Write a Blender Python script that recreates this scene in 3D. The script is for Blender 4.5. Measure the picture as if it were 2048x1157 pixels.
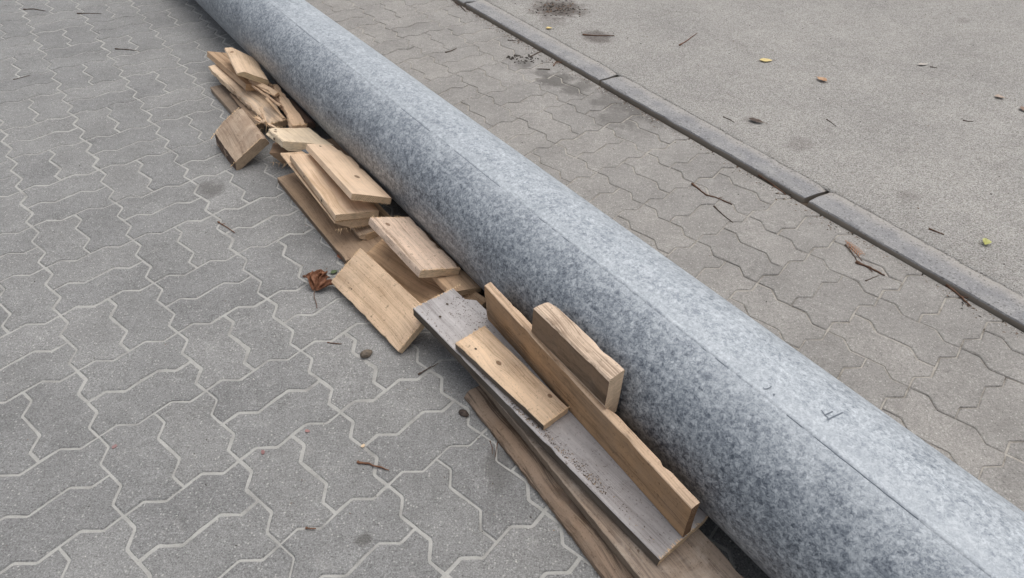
import bpy, bmesh, math, random
from mathutils import Vector, Matrix, Euler, noise
for o in list(bpy.data.objects): bpy.data.objects.remove(o)
SC = bpy.context.scene
COL = SC.collection

# ------------------------------------------------------------------ camera
CAM_H, PITCH, ROLL, FPX = 1.27821, 0.720589, 0.028214, 1388.43
cd = bpy.data.cameras.new('camera'); cam = bpy.data.objects.new('camera', cd); COL.objects.link(cam)
cd.sensor_fit = 'HORIZONTAL'; cd.sensor_width = 36.0; cd.lens = 36.0*FPX/2048
cd.clip_start = 0.02; cd.clip_end = 800
fwd = Vector((0, math.cos(PITCH), -math.sin(PITCH))); up0 = Vector((0, math.sin(PITCH), math.cos(PITCH))); rt0 = Vector((1, 0, 0))
rt = rt0*math.cos(ROLL)+up0*math.sin(ROLL); up = -rt0*math.sin(ROLL)+up0*math.cos(ROLL)
CAMM = Matrix((( rt.x, up.x, -fwd.x, 0), (rt.y, up.y, -fwd.y, 0), (rt.z, up.z, -fwd.z, CAM_H), (0, 0, 0, 1)))
cam.matrix_world = CAMM
SC.camera = cam

# ------------------------------------------------------------------ sky and sun: an even, high overcast
SUN_EL, SUN_AZ = math.radians(73), math.radians(40)      # azimuth measured from +Y towards +X
w = bpy.data.worlds.new('World'); SC.world = w; w.use_nodes = True
nt = w.node_tree; nt.nodes.clear()
wo = nt.nodes.new('ShaderNodeOutputWorld'); bg = nt.nodes.new('ShaderNodeBackground'); sk = nt.nodes.new('ShaderNodeTexSky')
hs = nt.nodes.new('ShaderNodeHueSaturation'); hs.inputs['Saturation'].default_value = 0.30
sk.sky_type = 'NISHITA'; sk.sun_disc = False; sk.sun_elevation = SUN_EL; sk.sun_rotation = SUN_AZ
sk.dust_density = 4.0; sk.air_density = 1.0
nt.links.new(sk.outputs[0], hs.inputs['Color']); nt.links.new(hs.outputs[0], bg.inputs[0]); nt.links.new(bg.outputs[0], wo.inputs[0])
bg.inputs[1].default_value = 0.13
sl = bpy.data.lights.new('sun', 'SUN'); sl.energy = 1.0; sl.angle = math.radians(70); sl.color = (1.0, 0.94, 0.86)
so = bpy.data.objects.new('sun', sl); COL.objects.link(so)
sd = Vector((math.sin(SUN_AZ)*math.cos(SUN_EL), math.cos(SUN_AZ)*math.cos(SUN_EL), math.sin(SUN_EL)))
so.rotation_euler = (-sd).to_track_quat('-Z', 'Y').to_euler(); so.location = sd*8
vs = SC.view_settings; vs.view_transform = 'Standard'; vs.look = 'None'; vs.gamma = 1.0; vs.use_curve_mapping = False
vs.exposure = 0.24

# ------------------------------------------------------------------ helpers
def tag(o, label=None, cat=None, group=None, kind=None):
    if label: o['label'] = label
    if cat: o['category'] = cat
    if group: o['group'] = group
    if kind: o['kind'] = kind
    return o
def mkmesh(name, verts, faces, mats, smooth=None, slots=None):
    me = bpy.data.meshes.new(name); me.from_pydata([tuple(v) for v in verts], [], faces)
    for m in mats: me.materials.append(m)
    if slots:
        me.polygons.foreach_set('material_index', slots)
    if smooth is not None:
        me.polygons.foreach_set('use_smooth', [True]*len(me.polygons))
        me.set_sharp_from_angle(angle=math.radians(smooth))
    me.update(); return me
def link(name, me, parent=None, mw=None):
    o = bpy.data.objects.new(name, me); COL.objects.link(o)
    if mw is not None: o.matrix_world = mw
    if parent: o.parent = parent
    return o
def lin(*c):
    return tuple(((x/255)/12.92 if x/255 <= .04045 else ((x/255+.055)/1.055)**2.4) for x in c)+(1.0,)

class NB:                                     # small node builder
    def __init__(s, name):
        s.m = bpy.data.materials.new(name); s.m.use_nodes = True; s.t = s.m.node_tree; s.t.nodes.clear()
        s.out = s.n('ShaderNodeOutputMaterial'); s.b = s.n('ShaderNodeBsdfPrincipled'); s.l(s.b.outputs[0], s.out.inputs[0])
    def n(s, t, **k):
        nd = s.t.nodes.new(t)
        for a, v in k.items(): setattr(nd, a, v)
        return nd
    def l(s, a, b): s.t.links.new(a, b)
    def setin(s, sock, v):
        if hasattr(v, 'links') or isinstance(v, bpy.types.NodeSocket): s.l(v, sock)
        else: sock.default_value = v
    def coord(s, kind='Object'):
        if kind == 'Position': return s.n('ShaderNodeNewGeometry').outputs['Position']
        return s.n('ShaderNodeTexCoord').outputs[kind]
    def mapping(s, v, scale=(1, 1, 1), loc=(0, 0, 0), rot=(0, 0, 0)):
        m = s.n('ShaderNodeMapping'); s.l(v, m.inputs[0]); m.inputs['Scale'].default_value = scale; m.inputs['Location'].default_value = loc; m.inputs['Rotation'].default_value = rot
        return m.outputs[0]
    def noise(s, v, scale, detail=2, rough=.5, dist=0):
        n = s.n('ShaderNodeTexNoise'); s.l(v, n.inputs['Vector']); n.inputs['Scale'].default_value = scale; n.inputs['Detail'].default_value = detail
        n.inputs['Roughness'].default_value = rough; n.inputs['Distortion'].default_value = dist; return n.outputs[0]
    def voro(s, v, scale, out='Distance', feature='F1'):
        n = s.n('ShaderNodeTexVoronoi', feature=feature); s.l(v, n.inputs['Vector']); n.inputs['Scale'].default_value = scale; return n.outputs[out]
    def ramp(s, v, stops, interp='LINEAR'):
        r = s.n('ShaderNodeValToRGB'); s.l(v, r.inputs[0]); e = r.color_ramp.elements; r.color_ramp.interpolation = interp
        while len(e) < len(stops): e.new(.5)
        for el, (p, c) in zip(e, stops):
            el.position = p; el.color = c if len(c) == 4 else (*c, 1)
        return r.outputs[0]
    def rng(s, v, a, b, c=0., d=1.):
        r = s.n('ShaderNodeMapRange'); s.l(v, r.inputs[0])
        for i, x in enumerate((a, b, c, d)): r.inputs[i+1].default_value = x
        return r.outputs[0]
    def mix(s, f, a, b, blend='MIX'):
        m = s.n('ShaderNodeMix', data_type='RGBA', blend_type=blend); s.setin(m.inputs[0], f); s.setin(m.inputs[6], a); s.setin(m.inputs[7], b); return m.outputs[2]
    def math(s, op, a, b=0.5, c=None):
        m = s.n('ShaderNodeMath', operation=op); s.setin(m.inputs[0], a); s.setin(m.inputs[1], b)
        if c is not None: s.setin(m.inputs[2], c)
        return m.outputs[0]
    def vmath(s, op, a, b):
        m = s.n('ShaderNodeVectorMath', operation=op); s.setin(m.inputs[0], a); s.setin(m.inputs[1], b); return m.outputs['Value'] if op in ('DISTANCE', 'LENGTH', 'DOT_PRODUCT') else m.outputs[0]
    def bump(s, h, dist, strength=1.0, prev=None):
        b = s.n('ShaderNodeBump'); b.inputs['Distance'].default_value = dist; b.inputs['Strength'].default_value = strength; s.l(h, b.inputs['Height'])
        if prev: s.l(prev, b.inputs['Normal'])
        return b.outputs[0]
    def done(s, col, rough=.9, metal=0., normal=None, spec=.3):
        s.setin(s.b.inputs['Base Color'], col); s.setin(s.b.inputs['Roughness'], rough); s.setin(s.b.inputs['Metallic'], metal)
        s.b.inputs['Specular IOR Level'].default_value = spec
        if normal: s.l(normal, s.b.inputs['Normal'])
        return s.m
    def stain(s, pos, pts):                   # mask of soft, noise-edged spots at world points (x, y, radius, strength)
        acc = None
        wob = s.noise(pos, 22, 4, .65)
        for x, y, r, k in pts:
            d = s.vmath('DISTANCE', s.vmath('MULTIPLY', pos, (1, 1, 0)), (x, y, 0))
            d2 = s.math('ADD', s.math('DIVIDE', d, r), s.math('MULTIPLY', s.math('SUBTRACT', wob, .5), 1.6))
            mk = s.rng(d2, 1.0, .45, 0, k)
            acc = mk if acc is None else s.math('MAXIMUM', acc, mk)
        return acc

def flat_mat(name, rgb, rough=.8, var=.25, scale=60):
    b = NB(name); v = b.coord(); n = b.noise(v, scale, 3)
    c = lin(*rgb); dk = tuple(x*(1-var) for x in c[:3])+(1,); lt = tuple(min(1, x*(1+var)) for x in c[:3])+(1,)
    return b.done(b.ramp(n, [(.25, dk), (.75, lt)]), rough, 0, b.bump(n, .0008))

# ------------------------------------------------------------------ paving lattice frame
S = 0.235; OX, OY, YAW = -1.460792, 1.681020, 0.631288
U = Vector((math.cos(YAW), math.sin(YAW), 0)); V = Vector((-math.sin(YAW), math.cos(YAW), 0))
def LW(a, b, z=0.): p = Vector((OX, OY, z))+U*a-V*b; return p      # lattice metres -> world (a across, b towards the viewer)
def project(p):
    d = CAMM.inverted() @ p
    if d.z > -.05: return None
    return (1024+FPX*d.x/-d.z, 578.5-FPX*d.y/-d.z)
PIPE_P = Vector((.3518, 1.0223, .1769)); PIPE_A = 2.2039; PIPE_K = -.0069
PAX = Vector((math.cos(PIPE_A), math.sin(PIPE_A), PIPE_K)).normalized()
PEY = Vector((0, 0, 1)).cross(PAX).normalized(); PEZ = PAX.cross(PEY)   # PEY points left of the axis, seen looking up the pipe
def kerb_x(b): return 2.118-.0105*(b+1.0)                               # lattice line of the kerb's front face

# ------------------------------------------------------------------ materials: ground
def concrete_mat():
    b = NB('grey_concrete_paver'); pos = b.coord('Position')
    oi = b.n('ShaderNodeObjectInfo').outputs['Random']
    # the strip between pipe and road is slightly paler and warmer
    pl = b.vmath('DOT_PRODUCT', b.vmath('SUBTRACT', pos, tuple(PIPE_P)), tuple(-PEY))
    side = b.rng(pl, -.1, .1)
    cg = b.mix(side, lin(142, 142, 141), lin(152, 149, 145))
    big = b.noise(pos, 5.5, 4, .6); med = b.noise(pos, 45, 4, .65); fin = b.noise(pos, 300, 4, .8)
    col = b.mix(b.rng(big, .3, .7), b.mix(1, cg, (.86, .86, .86, 1), 'MULTIPLY'), b.mix(1, cg, (1.12, 1.12, 1.12, 1), 'MULTIPLY'))
    col = b.mix(b.rng(med, .3, .72), b.mix(1, col, (.88, .88, .88, 1), 'MULTIPLY'), b.mix(1, col, (1.1, 1.1, 1.1, 1), 'MULTIPLY'))
    gr = b.noise(pos, 135, 4, .75); col = b.mix(b.rng(gr, .30, .70), b.mix(1, col, (.80, .80, .80, 1), 'MULTIPLY'), b.mix(1, col, (1.18, 1.18, 1.18, 1), 'MULTIPLY'))
    amp = b.rng(side, 0, 1, 1.0, .65)
    fm = b.rng(fin, .28, .72)
    fcol = b.ramp(fm, [(0, (.26, .26, .26)), (.33, (.82, .82, .82)), (.66, (1.13, 1.13, 1.13)), (1, (2.0, 2.0, 2.0))])
    col = b.mix(amp, col, b.mix(1, col, fcol, 'MULTIPLY'))
    sv = b.voro(pos, 170); sc = b.voro(pos, 170, 'Color')
    pick = b.n('ShaderNodeSeparateColor'); b.l(sc, pick.inputs[0])
    wht = b.math('MULTIPLY', b.rng(sv, .42, .2), b.rng(pick.outputs[0], .86, .88)); drk = b.math('MULTIPLY', b.rng(sv, .38, .15), b.rng(pick.outputs[1], .82, .84))
    col = b.mix(b.math('MULTIPLY', wht, .55), col, lin(205, 203, 198)); col = b.mix(b.math('MULTIPLY', drk, .6), col, lin(88, 86, 84))
    col = b.mix(1, col, b.ramp(oi, [(0, (.94, .94, .945)), (.5, (1, 1, 1)), (1, (1.06, 1.055, 1.05))]), 'MULTIPLY')
    dst = b.noise(b.mapping(pos, (1, 1, 1), (4, 2, 0)), 13, 5, .7); col = b.mix(b.rng(dst, .60, .74, 0, .32), col, lin(186, 184, 180))
    st = b.stain(pos, [(-1.0, 1.91, .06, .5), (.158, 2.814, .10, .62), (.235, 2.73, .07, .55), (.472, 2.58, .12, .62), (.36, 2.62, .08, .5), (.10, 2.88, .05, .5), (.40, 2.70, .07, .55), (.55, 2.50, .08, .5), (.62, 2.40, .05, .4), (.28, 2.78, .05, .45), (-.015, .859, .05, .4), (.03, 2.97, .05, .5), (-.277, .696, .02, .6), (-.02, .90, .03, .5), (.40, 2.48, .12, .4)])
    col = b.mix(st, col, lin(82, 79, 76))
    nrm = b.bump(med, .0015, .5); nrm = b.bump(fin, .0022, .9, nrm)
    return b.done(col, .93, 0, nrm, .2)
def sand_mat():
    b = NB('joint_sand'); pos = b.coord('Position')
    pl = b.vmath('DOT_PRODUCT', b.vmath('SUBTRACT', pos, tuple(PIPE_P)), tuple(-PEY)); side = b.rng(pl, -.1, .1)
    n = b.noise(pos, 16, 5, .65); f = b.noise(pos, 420, 3, .7)
    cl = b.ramp(n, [(.26, lin(140, 139, 136)), (.42, lin(164, 163, 159)), (.6, lin(180, 179, 175)), (.76, lin(160, 158, 154))])
    cr = b.ramp(n, [(.3, lin(92, 86, 79)), (.42, lin(150, 145, 137)), (.56, lin(178, 173, 165)), (.7, lin(146, 140, 132))])
    col = b.mix(side, cl, cr)
    col = b.mix(1, col, b.ramp(f, [(.25, (.8, .8, .8)), (.75, (1.15, 1.15, 1.15))]), 'MULTIPLY')
    return b.done(col, .95, 0, b.bump(f, .0012), .1)
def asphalt_mat():
    b = NB('worn_grey_asphalt'); pos = b.coord('Position')
    big = b.noise(pos, 2.2, 4, .6); med = b.noise(pos, 26, 3, .6)
    va = b.voro(pos, 230); vc = b.voro(pos, 230, 'Color'); sep = b.n('ShaderNodeSeparateColor'); b.l(vc, sep.inputs[0])
    vb = b.voro(pos, 420); fin = b.noise(pos, 300, 3, .7)
    cell = b.ramp(sep.outputs[0], [(0, lin(150, 148, 145)), (.3, lin(168, 166, 163)), (.7, lin(179, 177, 174)), (1, lin(194, 192, 189))])
    pit = b.noise(b.mapping(pos, (1, 1, 1), (9, 3, 1)), 210, 3, .62)
    col = b.mix(b.rng(va, .35, .75, 0, .5), cell, lin(150, 145, 138))
    col = b.mix(b.rng(pit, .47, .37, 0, .75), col, lin(96, 91, 86))
    col = b.mix(b.rng(big, .3, .7, 0, 1.), b.mix(1, col, (.90, .90, .90, 1), 'MULTIPLY'), b.mix(1, col, (1.08, 1.08, 1.07, 1), 'MULTIPLY'))
    mid = b.noise(b.mapping(pos, (1, 1, 1), (2, 7, 0)), 9, 4, .65); col = b.mix(b.rng(mid, .55, .72, 0, .45), col, b.mix(1, col, (.80, .79, .78, 1), 'MULTIPLY'))
    col = b.mix(b.rng(med, .3, .7), b.mix(1, col, (.93, .93, .93, 1), 'MULTIPLY'), b.mix(1, col, (1.06, 1.06, 1.06, 1), 'MULTIPLY'))
    col = b.mix(1, col, b.ramp(fin, [(.28, (.72, .72, .72)), (.5, (1, 1, 1)), (.72, (1.2, 1.2, 1.2))]), 'MULTIPLY')
    pick = b.math('MULTIPLY', b.rng(sep.outputs[1], .9, .92), b.rng(va, .4, .2))
    col = b.mix(b.math('MULTIPLY', pick, .7), col, lin(72, 68, 65))
    st = b.stain(pos, [(.19, 3.60, .17, .75), (.37, 3.25, .09, .6), (1.04, 2.275, .07, .25), (.16, 3.42, .09, .3), (1.3, 1.95, .05, .2), (.9, 2.45, .04, .35), (2.25, 3.6, .05, .2)])
    col = b.mix(st, col, lin(78, 68, 63))
    h = b.math('ADD', b.rng(va, .6, .1, 0, 1), b.math('ADD', b.math('MULTIPLY', fin, .6), b.math('MULTIPLY', pit, 1.6)))
    return b.done(col, .95, 0, b.bump(h, .0022, .8), .15)
def kerb_mat():
    b = NB('blue_grey_kerb_concrete'); pos = b.coord('Position')
    med = b.noise(pos, 14, 4, .6); fin = b.noise(pos, 330, 3, .7); v = b.voro(pos, 200, 'Color'); sep = b.n('ShaderNodeSeparateColor'); b.l(v, sep.inputs[0])
    col = b.ramp(med, [(.3, lin(134, 134, 136)), (.7, lin(156, 155, 154))])
    # dust swept up against the road edge
    q = b.n('ShaderNodeSeparateXYZ'); b.l(b.coord('Object'), q.inputs[0])
    dust = b.rng(b.math('ADD', q.outputs[0], b.math('MULTIPLY', b.math('SUBTRACT', med, .5), .05)), .06, .105)
    col = b.mix(dust, col, lin(165, 161, 156))
    col = b.mix(1, col, b.ramp(fin, [(.25, (.68, .68, .68)), (.5, (1, 1, 1)), (.75, (1.25, 1.25, 1.25))]), 'MULTIPLY')
    col = b.mix(b.rng(sep.outputs[0], .9, .92, 0, .3), col, lin(190, 189, 188)); col = b.mix(b.rng(sep.outputs[1], .9, .92, 0, .5), col, lin(90, 88, 88))
    # its front face, below the top edge, is a browner grey
    low = b.rng(b.math('ADD', q.outputs[2], b.math('MULTIPLY', med, .008)), .0185, .0150)
    col = b.mix(low, col, lin(134, 126, 116))
    return b.done(col, .9, 0, b.bump(fin, .0014, .8), .2)

M_PAVER, M_SAND, M_ASPH, M_KERB = concrete_mat(), sand_mat(), asphalt_mat(), kerb_mat()
M_SOIL = flat_mat('dark_soil', (84, 74, 65), .98, .4, 90)

# ------------------------------------------------------------------ ground sheet
R = 320
g = link('ground', mkmesh('ground', [(-R, -R, -.07), (R, -R, -.07), (R, R, -.07), (-R, R, -.07)], [(0, 1, 2, 3)], [M_SOIL])); tag(g, kind='structure')

# ------------------------------------------------------------------ pavement: every wave-edged paver a piece
B0, B1, A0 = -44, 16, -30           # lattice extent in cells
rows = range(B0, B1); cols = range(A0, 9)
def bed():
    """bedding sand: a fine uneven sheet inside the joints where they can be seen, coarse beyond"""
    st_ = .016
    bs = [B0*S, -9., -8.] + [-7.2+st_*i for i in range(int(9.8/st_))] + [3., B1*S]
    av = [A0*S, -6., -5.] + [-3.4+st_*i for i in range(int(5.44/st_))]
    vs_, fs, slots = [], [], []; na = len(av)+4
    for b_ in bs:
        base = Vector((OX, OY, 0))-V*b_
        t = ((PIPE_P-base).dot(PEY))/(U.dot(PEY)); kx = kerb_x(b_)
        for a_ in av:
            right = min(1, max(0, (a_-t+.05)/.1))
            z = -.0020-.0009*right+.0008*noise.noise(Vector((a_*7, b_*7, 0)))+.0007*noise.noise(Vector((a_*31, b_*31, 5)))
            vs_.append(LW(min(a_, kx-.03), b_, min(z, -.0002)))
        for a_, z in ((kx-.024, -.0026), (kx-.014, -.0030), (kx-.007, -.0045), (kx+.02, -.0055)):
            vs_.append(LW(a_, b_, z+.0012*noise.noise(Vector((a_*60, b_*45, 2)))))
    for i in range(len(bs)-1):
        for j in range(na-1):
            fs.append((i*na+j, i*na+j+1, (i+1)*na+j+1, (i+1)*na+j)); slots.append(1 if j >= na-3 else 0)
    return mkmesh('pavement', vs_, fs, [M_SAND, M_SOIL], 180, slots)
pavement = link('pavement', bed()); tag(pavement, kind='structure')

AMP = .05
def half(p, q):                      # one wave of a paver edge from p to q (cell units; left-of-travel first)
    d = (q[0]-p[0], q[1]-p[1]); L = math.hypot(*d); nx, ny = -d[1]/L, d[0]/L
    out = []
    for t, a in ((0, 0), (.17, AMP*.5), (.33, AMP*.97), (.37, AMP*.93), (.51, 0), (.65, -AMP*.93), (.69, -AMP*.97), (.84, -AMP*.5)):
        out.append((p[0]+d[0]*t+nx*a, p[1]+d[1]*t+ny*a))
    return out
def edge(p, q, n): 
    out = []
    for i in range(n):
        a = (p[0]+(q[0]-p[0])*i/n, p[1]+(q[1]-p[1])*i/n); c = (p[0]+(q[0]-p[0])*(i+1)/n, p[1]+(q[1]-p[1])*(i+1)/n)
        out += half(a, c)
    return out
# (a right, b' = up); joint lines run through the lattice with the same wave everywhere, so opposite sides of a paver match
def outline(x0, y0, x1, y1):
    nx, ny = round((x1-x0)*2), round((y1-y0)*2)
    bot = edge((x0, y0), (x1, y0), nx); top = edge((x0, y1), (x1, y1), nx)
    # downward travel bends first to the right
    lef = edge((x0, y1), (x0, y0), ny); rig = edge((x1, y1), (x1, y0), ny)
    loop = bot + [(x1, y0)] + list(reversed(rig[1:])) + [(x1, y1)] + list(reversed(top[1:])) + [(x0, y1)] + lef[1:]
    return loop
def inset(poly, d):
    n = len(poly); out = []
    for i in range(n):
        p0, p1, p2 = Vector(poly[i-1]), Vector(poly[i]), Vector(poly[(i+1) % n])
        e1 = (p1-p0).normalized(); e2 = (p2-p1).normalized()
        n1 = Vector((-e1.y, e1.x)); n2 = Vector((-e2.y, e2.x)); m = (n1+n2); k = m.dot(n1)
        m = m/ max(k, .35)
        out.append(tuple(p1+m*d))
    return out
def clip(poly, fn):
    out = []
    n = len(poly)
    for i in range(n):
        p, q = poly[i-1], poly[i]; a, c = fn(p), fn(q)
        if a <= 0: out.append(p)
        if a*c < 0:
            t = a/(a-c); out.append((p[0]+(q[0]-p[0])*t, p[1]+(q[1]-p[1])*t))
    return out
def paver_geo(poly_m, joint, rnd, cham=.0042):
    """prism of a paver, in metres, top at z=0"""
    o1 = inset(poly_m, joint)
    o2 = inset(poly_m, joint+cham)
    n = len(o1); vs_ = []
    j = lambda s: rnd.uniform(-s, s)
    o1 = [(p[0]+j(.0006), p[1]+j(.0006)) for p in o1]; o2 = [(p[0]+j(.0013), p[1]+j(.0013)) for p in o2]
    for p in o2: vs_.append((p[0], p[1], j(.0003)))
    for p in o1: vs_.append((p[0], p[1], -.0026))
    for p in o1: vs_.append((p[0], p[1], -.03))
    fs = [tuple(range(n))]
    for i in range(n):
        k = (i+1) % n
        fs.append((n+i, n+k, k, i)); fs.append((2*n+i, 2*n+k, n+k, n+i))
    return vs_, fs
rnd = random.Random(5)
SHAPES = {}
for sidek, jw in (('left', .0021), ('right', .0014)):
    for ori in 'HV':
        for v in range(5):
            pl = outline(-.5, -.25, .5, .25) if ori == 'H' else outline(-.25, -.5, .25, .5)
            pm = [(x*S, y*S) for x, y in pl]
            vs_, fs = paver_geo(pm, jw*rnd.uniform(.75, 1.25), rnd, .0034 if sidek == 'left' else .0026)
            SHAPES[sidek, ori, v] = mkmesh('paver', vs_, fs, [M_PAVER], 28)
items = []
for r in rows:
    for c in cols:
        for k in (0, 1):
            if (c+r) % 2 == 0: ori, ca, cb = 'V', c+.25+.5*k, r+.5
            else: ori, ca, cb = 'H', c+.5, r+.25+.5*k
            p = LW(ca*S, cb*S)
            pp = project(p); area = 0
            off = (p-PIPE_P).dot(PEY)
            if pp and -60 < pp[0] < 2108 and -30 < pp[1] < 1200:
                e = project(p+U*.02); f_ = project(p+V*.02)
                area = abs((e[0]-pp[0])*(f_[1]-pp[1])-(e[1]-pp[1])*(f_[0]-pp[0]))
                if -.28 < off < .06: area = 0            # under the pipe, out of sight
                elif not (0 < pp[0] < 2048 and 0 < pp[1] < 1157): area *= .5
            items.append((area, ori, ca, cb, off > 0, c))
items.sort(key=lambda t: -t[0])
stuff_v, stuff_f = [], []
ROTL = Matrix.Rotation(YAW, 4, 'Z')
for i, (area, ori, ca, cb, left, c) in enumerate(items):
    rr = random.Random(hash((round(ca*4), round(cb*4))) & 0xffff)
    dz = rr.uniform(-.0007, .0007) if left else rr.uniform(-.0013, .0011)
    tilt = .004 if left else .007
    loc = LW(ca*S+rr.uniform(-.0006, .0006), cb*S+rr.uniform(-.0006, .0006), dz)
    mw = Matrix.Translation(loc) @ ROTL @ Euler((rr.uniform(-tilt, tilt), rr.uniform(-tilt, tilt), rr.uniform(-.004, .004))).to_matrix().to_4x4()
    sk_ = 'left' if left else 'right'
    me = SHAPES[sk_, ori, rr.randrange(5)]
    if c == 8:                                           # last column: cut straight along the kerb
        pl = outline(-.5, -.25, .5, .25) if ori == 'H' else outline(-.25, -.5, .25, .5)
        pm = [(x*S, y*S) for x, y in pl]
        lim = lambda q: (ca*S+q[0])-(kerb_x(cb*S-q[1])-.004)
        pm = clip(pm, lim)
        if len(pm) < 6 or max(q[0] for q in pm)-min(q[0] for q in pm) < .03: continue
        clean = []
        for q in pm:
            if not clean or math.hypot(q[0]-clean[-1][0], q[1]-clean[-1][1]) > .004: clean.append(q)
        vs_, fs = paver_geo(clean, .002, rr, .003); me = mkmesh('paver', vs_, fs, [M_PAVER], 28)
    if area > 0 and i < 300:
        o = link('paver', me, pavement); o.matrix_world = mw
    else:
        b0 = len(stuff_v)
        stuff_v += [mw @ v.co for v in me.vertices]; stuff_f += [tuple(b0+k for k in p.vertices) for p in me.polygons]
o = link('paver_field', mkmesh('paver_field', stuff_v, stuff_f, [M_PAVER], 28), pavement); tag(o, kind='stuff')

# ------------------------------------------------------------------ kerb of separate stones, and the road behind it
kerb = bpy.data.objects.new('kerb', None); COL.objects.link(kerb); tag(kerb, kind='structure')
KT, KW = .019, .118
def kerb_stone(b0, b1, seed, dx):
    rr = random.Random(seed); n = 44; vs_, fs = [], []
    # local frame: x across (0 = front face), y along (towards -b), z up
    prof = [(0, -.05), (0, .004), (.0006, .0150), (.003, .0183), (.02, KT), (.06, KT), (.10, KT), (KW, KT), (KW, -.05)]
    L = b1-b0
    for i in range(n+1):
        y = L*i/n
        chip = 0
        for e in (y, L-y):
            chip = max(chip, max(0, 1-e/.03))
        for x, z in prof:
            nz = noise.noise(Vector((x*30+seed, y*14, z*40)))*.0022+noise.noise(Vector((x*90, y*60+seed, 3)))*.0011
            cx = x+nz*(1 if x < .03 else .4); cz = z+(nz*.5 if z > 0 else 0)
            if chip and z > .003:
                cz -= chip*.007*abs(noise.noise(Vector((x*25+seed, seed*3.1, y*9))))*2
            yy = y
            if i == 0: yy += .004+.012*noise.noise(Vector((x*22, seed*1.7, 0)))
            if i == n: yy -= .004+.010*noise.noise(Vector((x*22, seed*2.3+9, 0)))
            vs_.append((cx, yy, cz))
    k = len(prof)
    for i in range(n):
        for j in range(k-1): fs.append((i*k+j, i*k+j+1, (i+1)*k+j+1, (i+1)*k+j))
    fs.append(tuple(range(k))); fs.append(tuple(reversed(range(n*k, n*k+k))))
    o = link('kerb_stone', mkmesh('kerb_stone', vs_, fs, [M_KERB], 50), kerb)
    pA = LW(kerb_x(b0)+dx, b0); pB = LW(kerb_x(b1)+dx, b1); yv = (pA-pB).normalized(); zv = Vector((0, 0, 1)); xv = yv.cross(zv)
    o.matrix_world = Matrix(((xv.x, yv.x, 0, pB.x), (xv.y, yv.y, 0, pB.y), (0, 0, 1, 0), (0, 0, 0, 1)))
js = [-8.4, -7.3, -6.25, -5.2, -4.15, -3.05, -2.0, -.905, .178, 1.235, 2.29, 3.35]
dxs = [0, .002, -.002, .003, 0, .002, -.002, .002, .004, -.002, .003]
for i in range(len(js)-1): kerb_stone(js[i]+.003, js[i+1]-.003, i*3+11, dxs[i])
def road_mesh():
    vs_, fs = [], []
    n = 702; b0, b1 = -9.0, 4.0
    for i in range(n+1):
        b_ = -150. if i == 0 else 60. if i == n else b0+(b1-b0)*(i-1)/(n-2)
        e = kerb_x(b_)+KW-.012+.006*noise.noise(Vector((b_*9, 1, 0)))+.004*noise.noise(Vector((b_*45, 2, 0)))+.002*noise.noise(Vector((b_*160, 2, 0)))
        for a, z in ((e+.0, .0150), (e+.003, .0212), (e+.010, .0232), (e+.06, .0228), (e+150, .0228)): vs_.append(LW(a, b_, z))
    for i in range(n):
        for j in range(4): fs.append((i*5+j, i*5+j+1, i*5+j+6, i*5+j+5))
    return mkmesh('road', vs_, fs, [M_ASPH], 60)
tag(link('road', road_mesh()), kind='structure')

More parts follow.
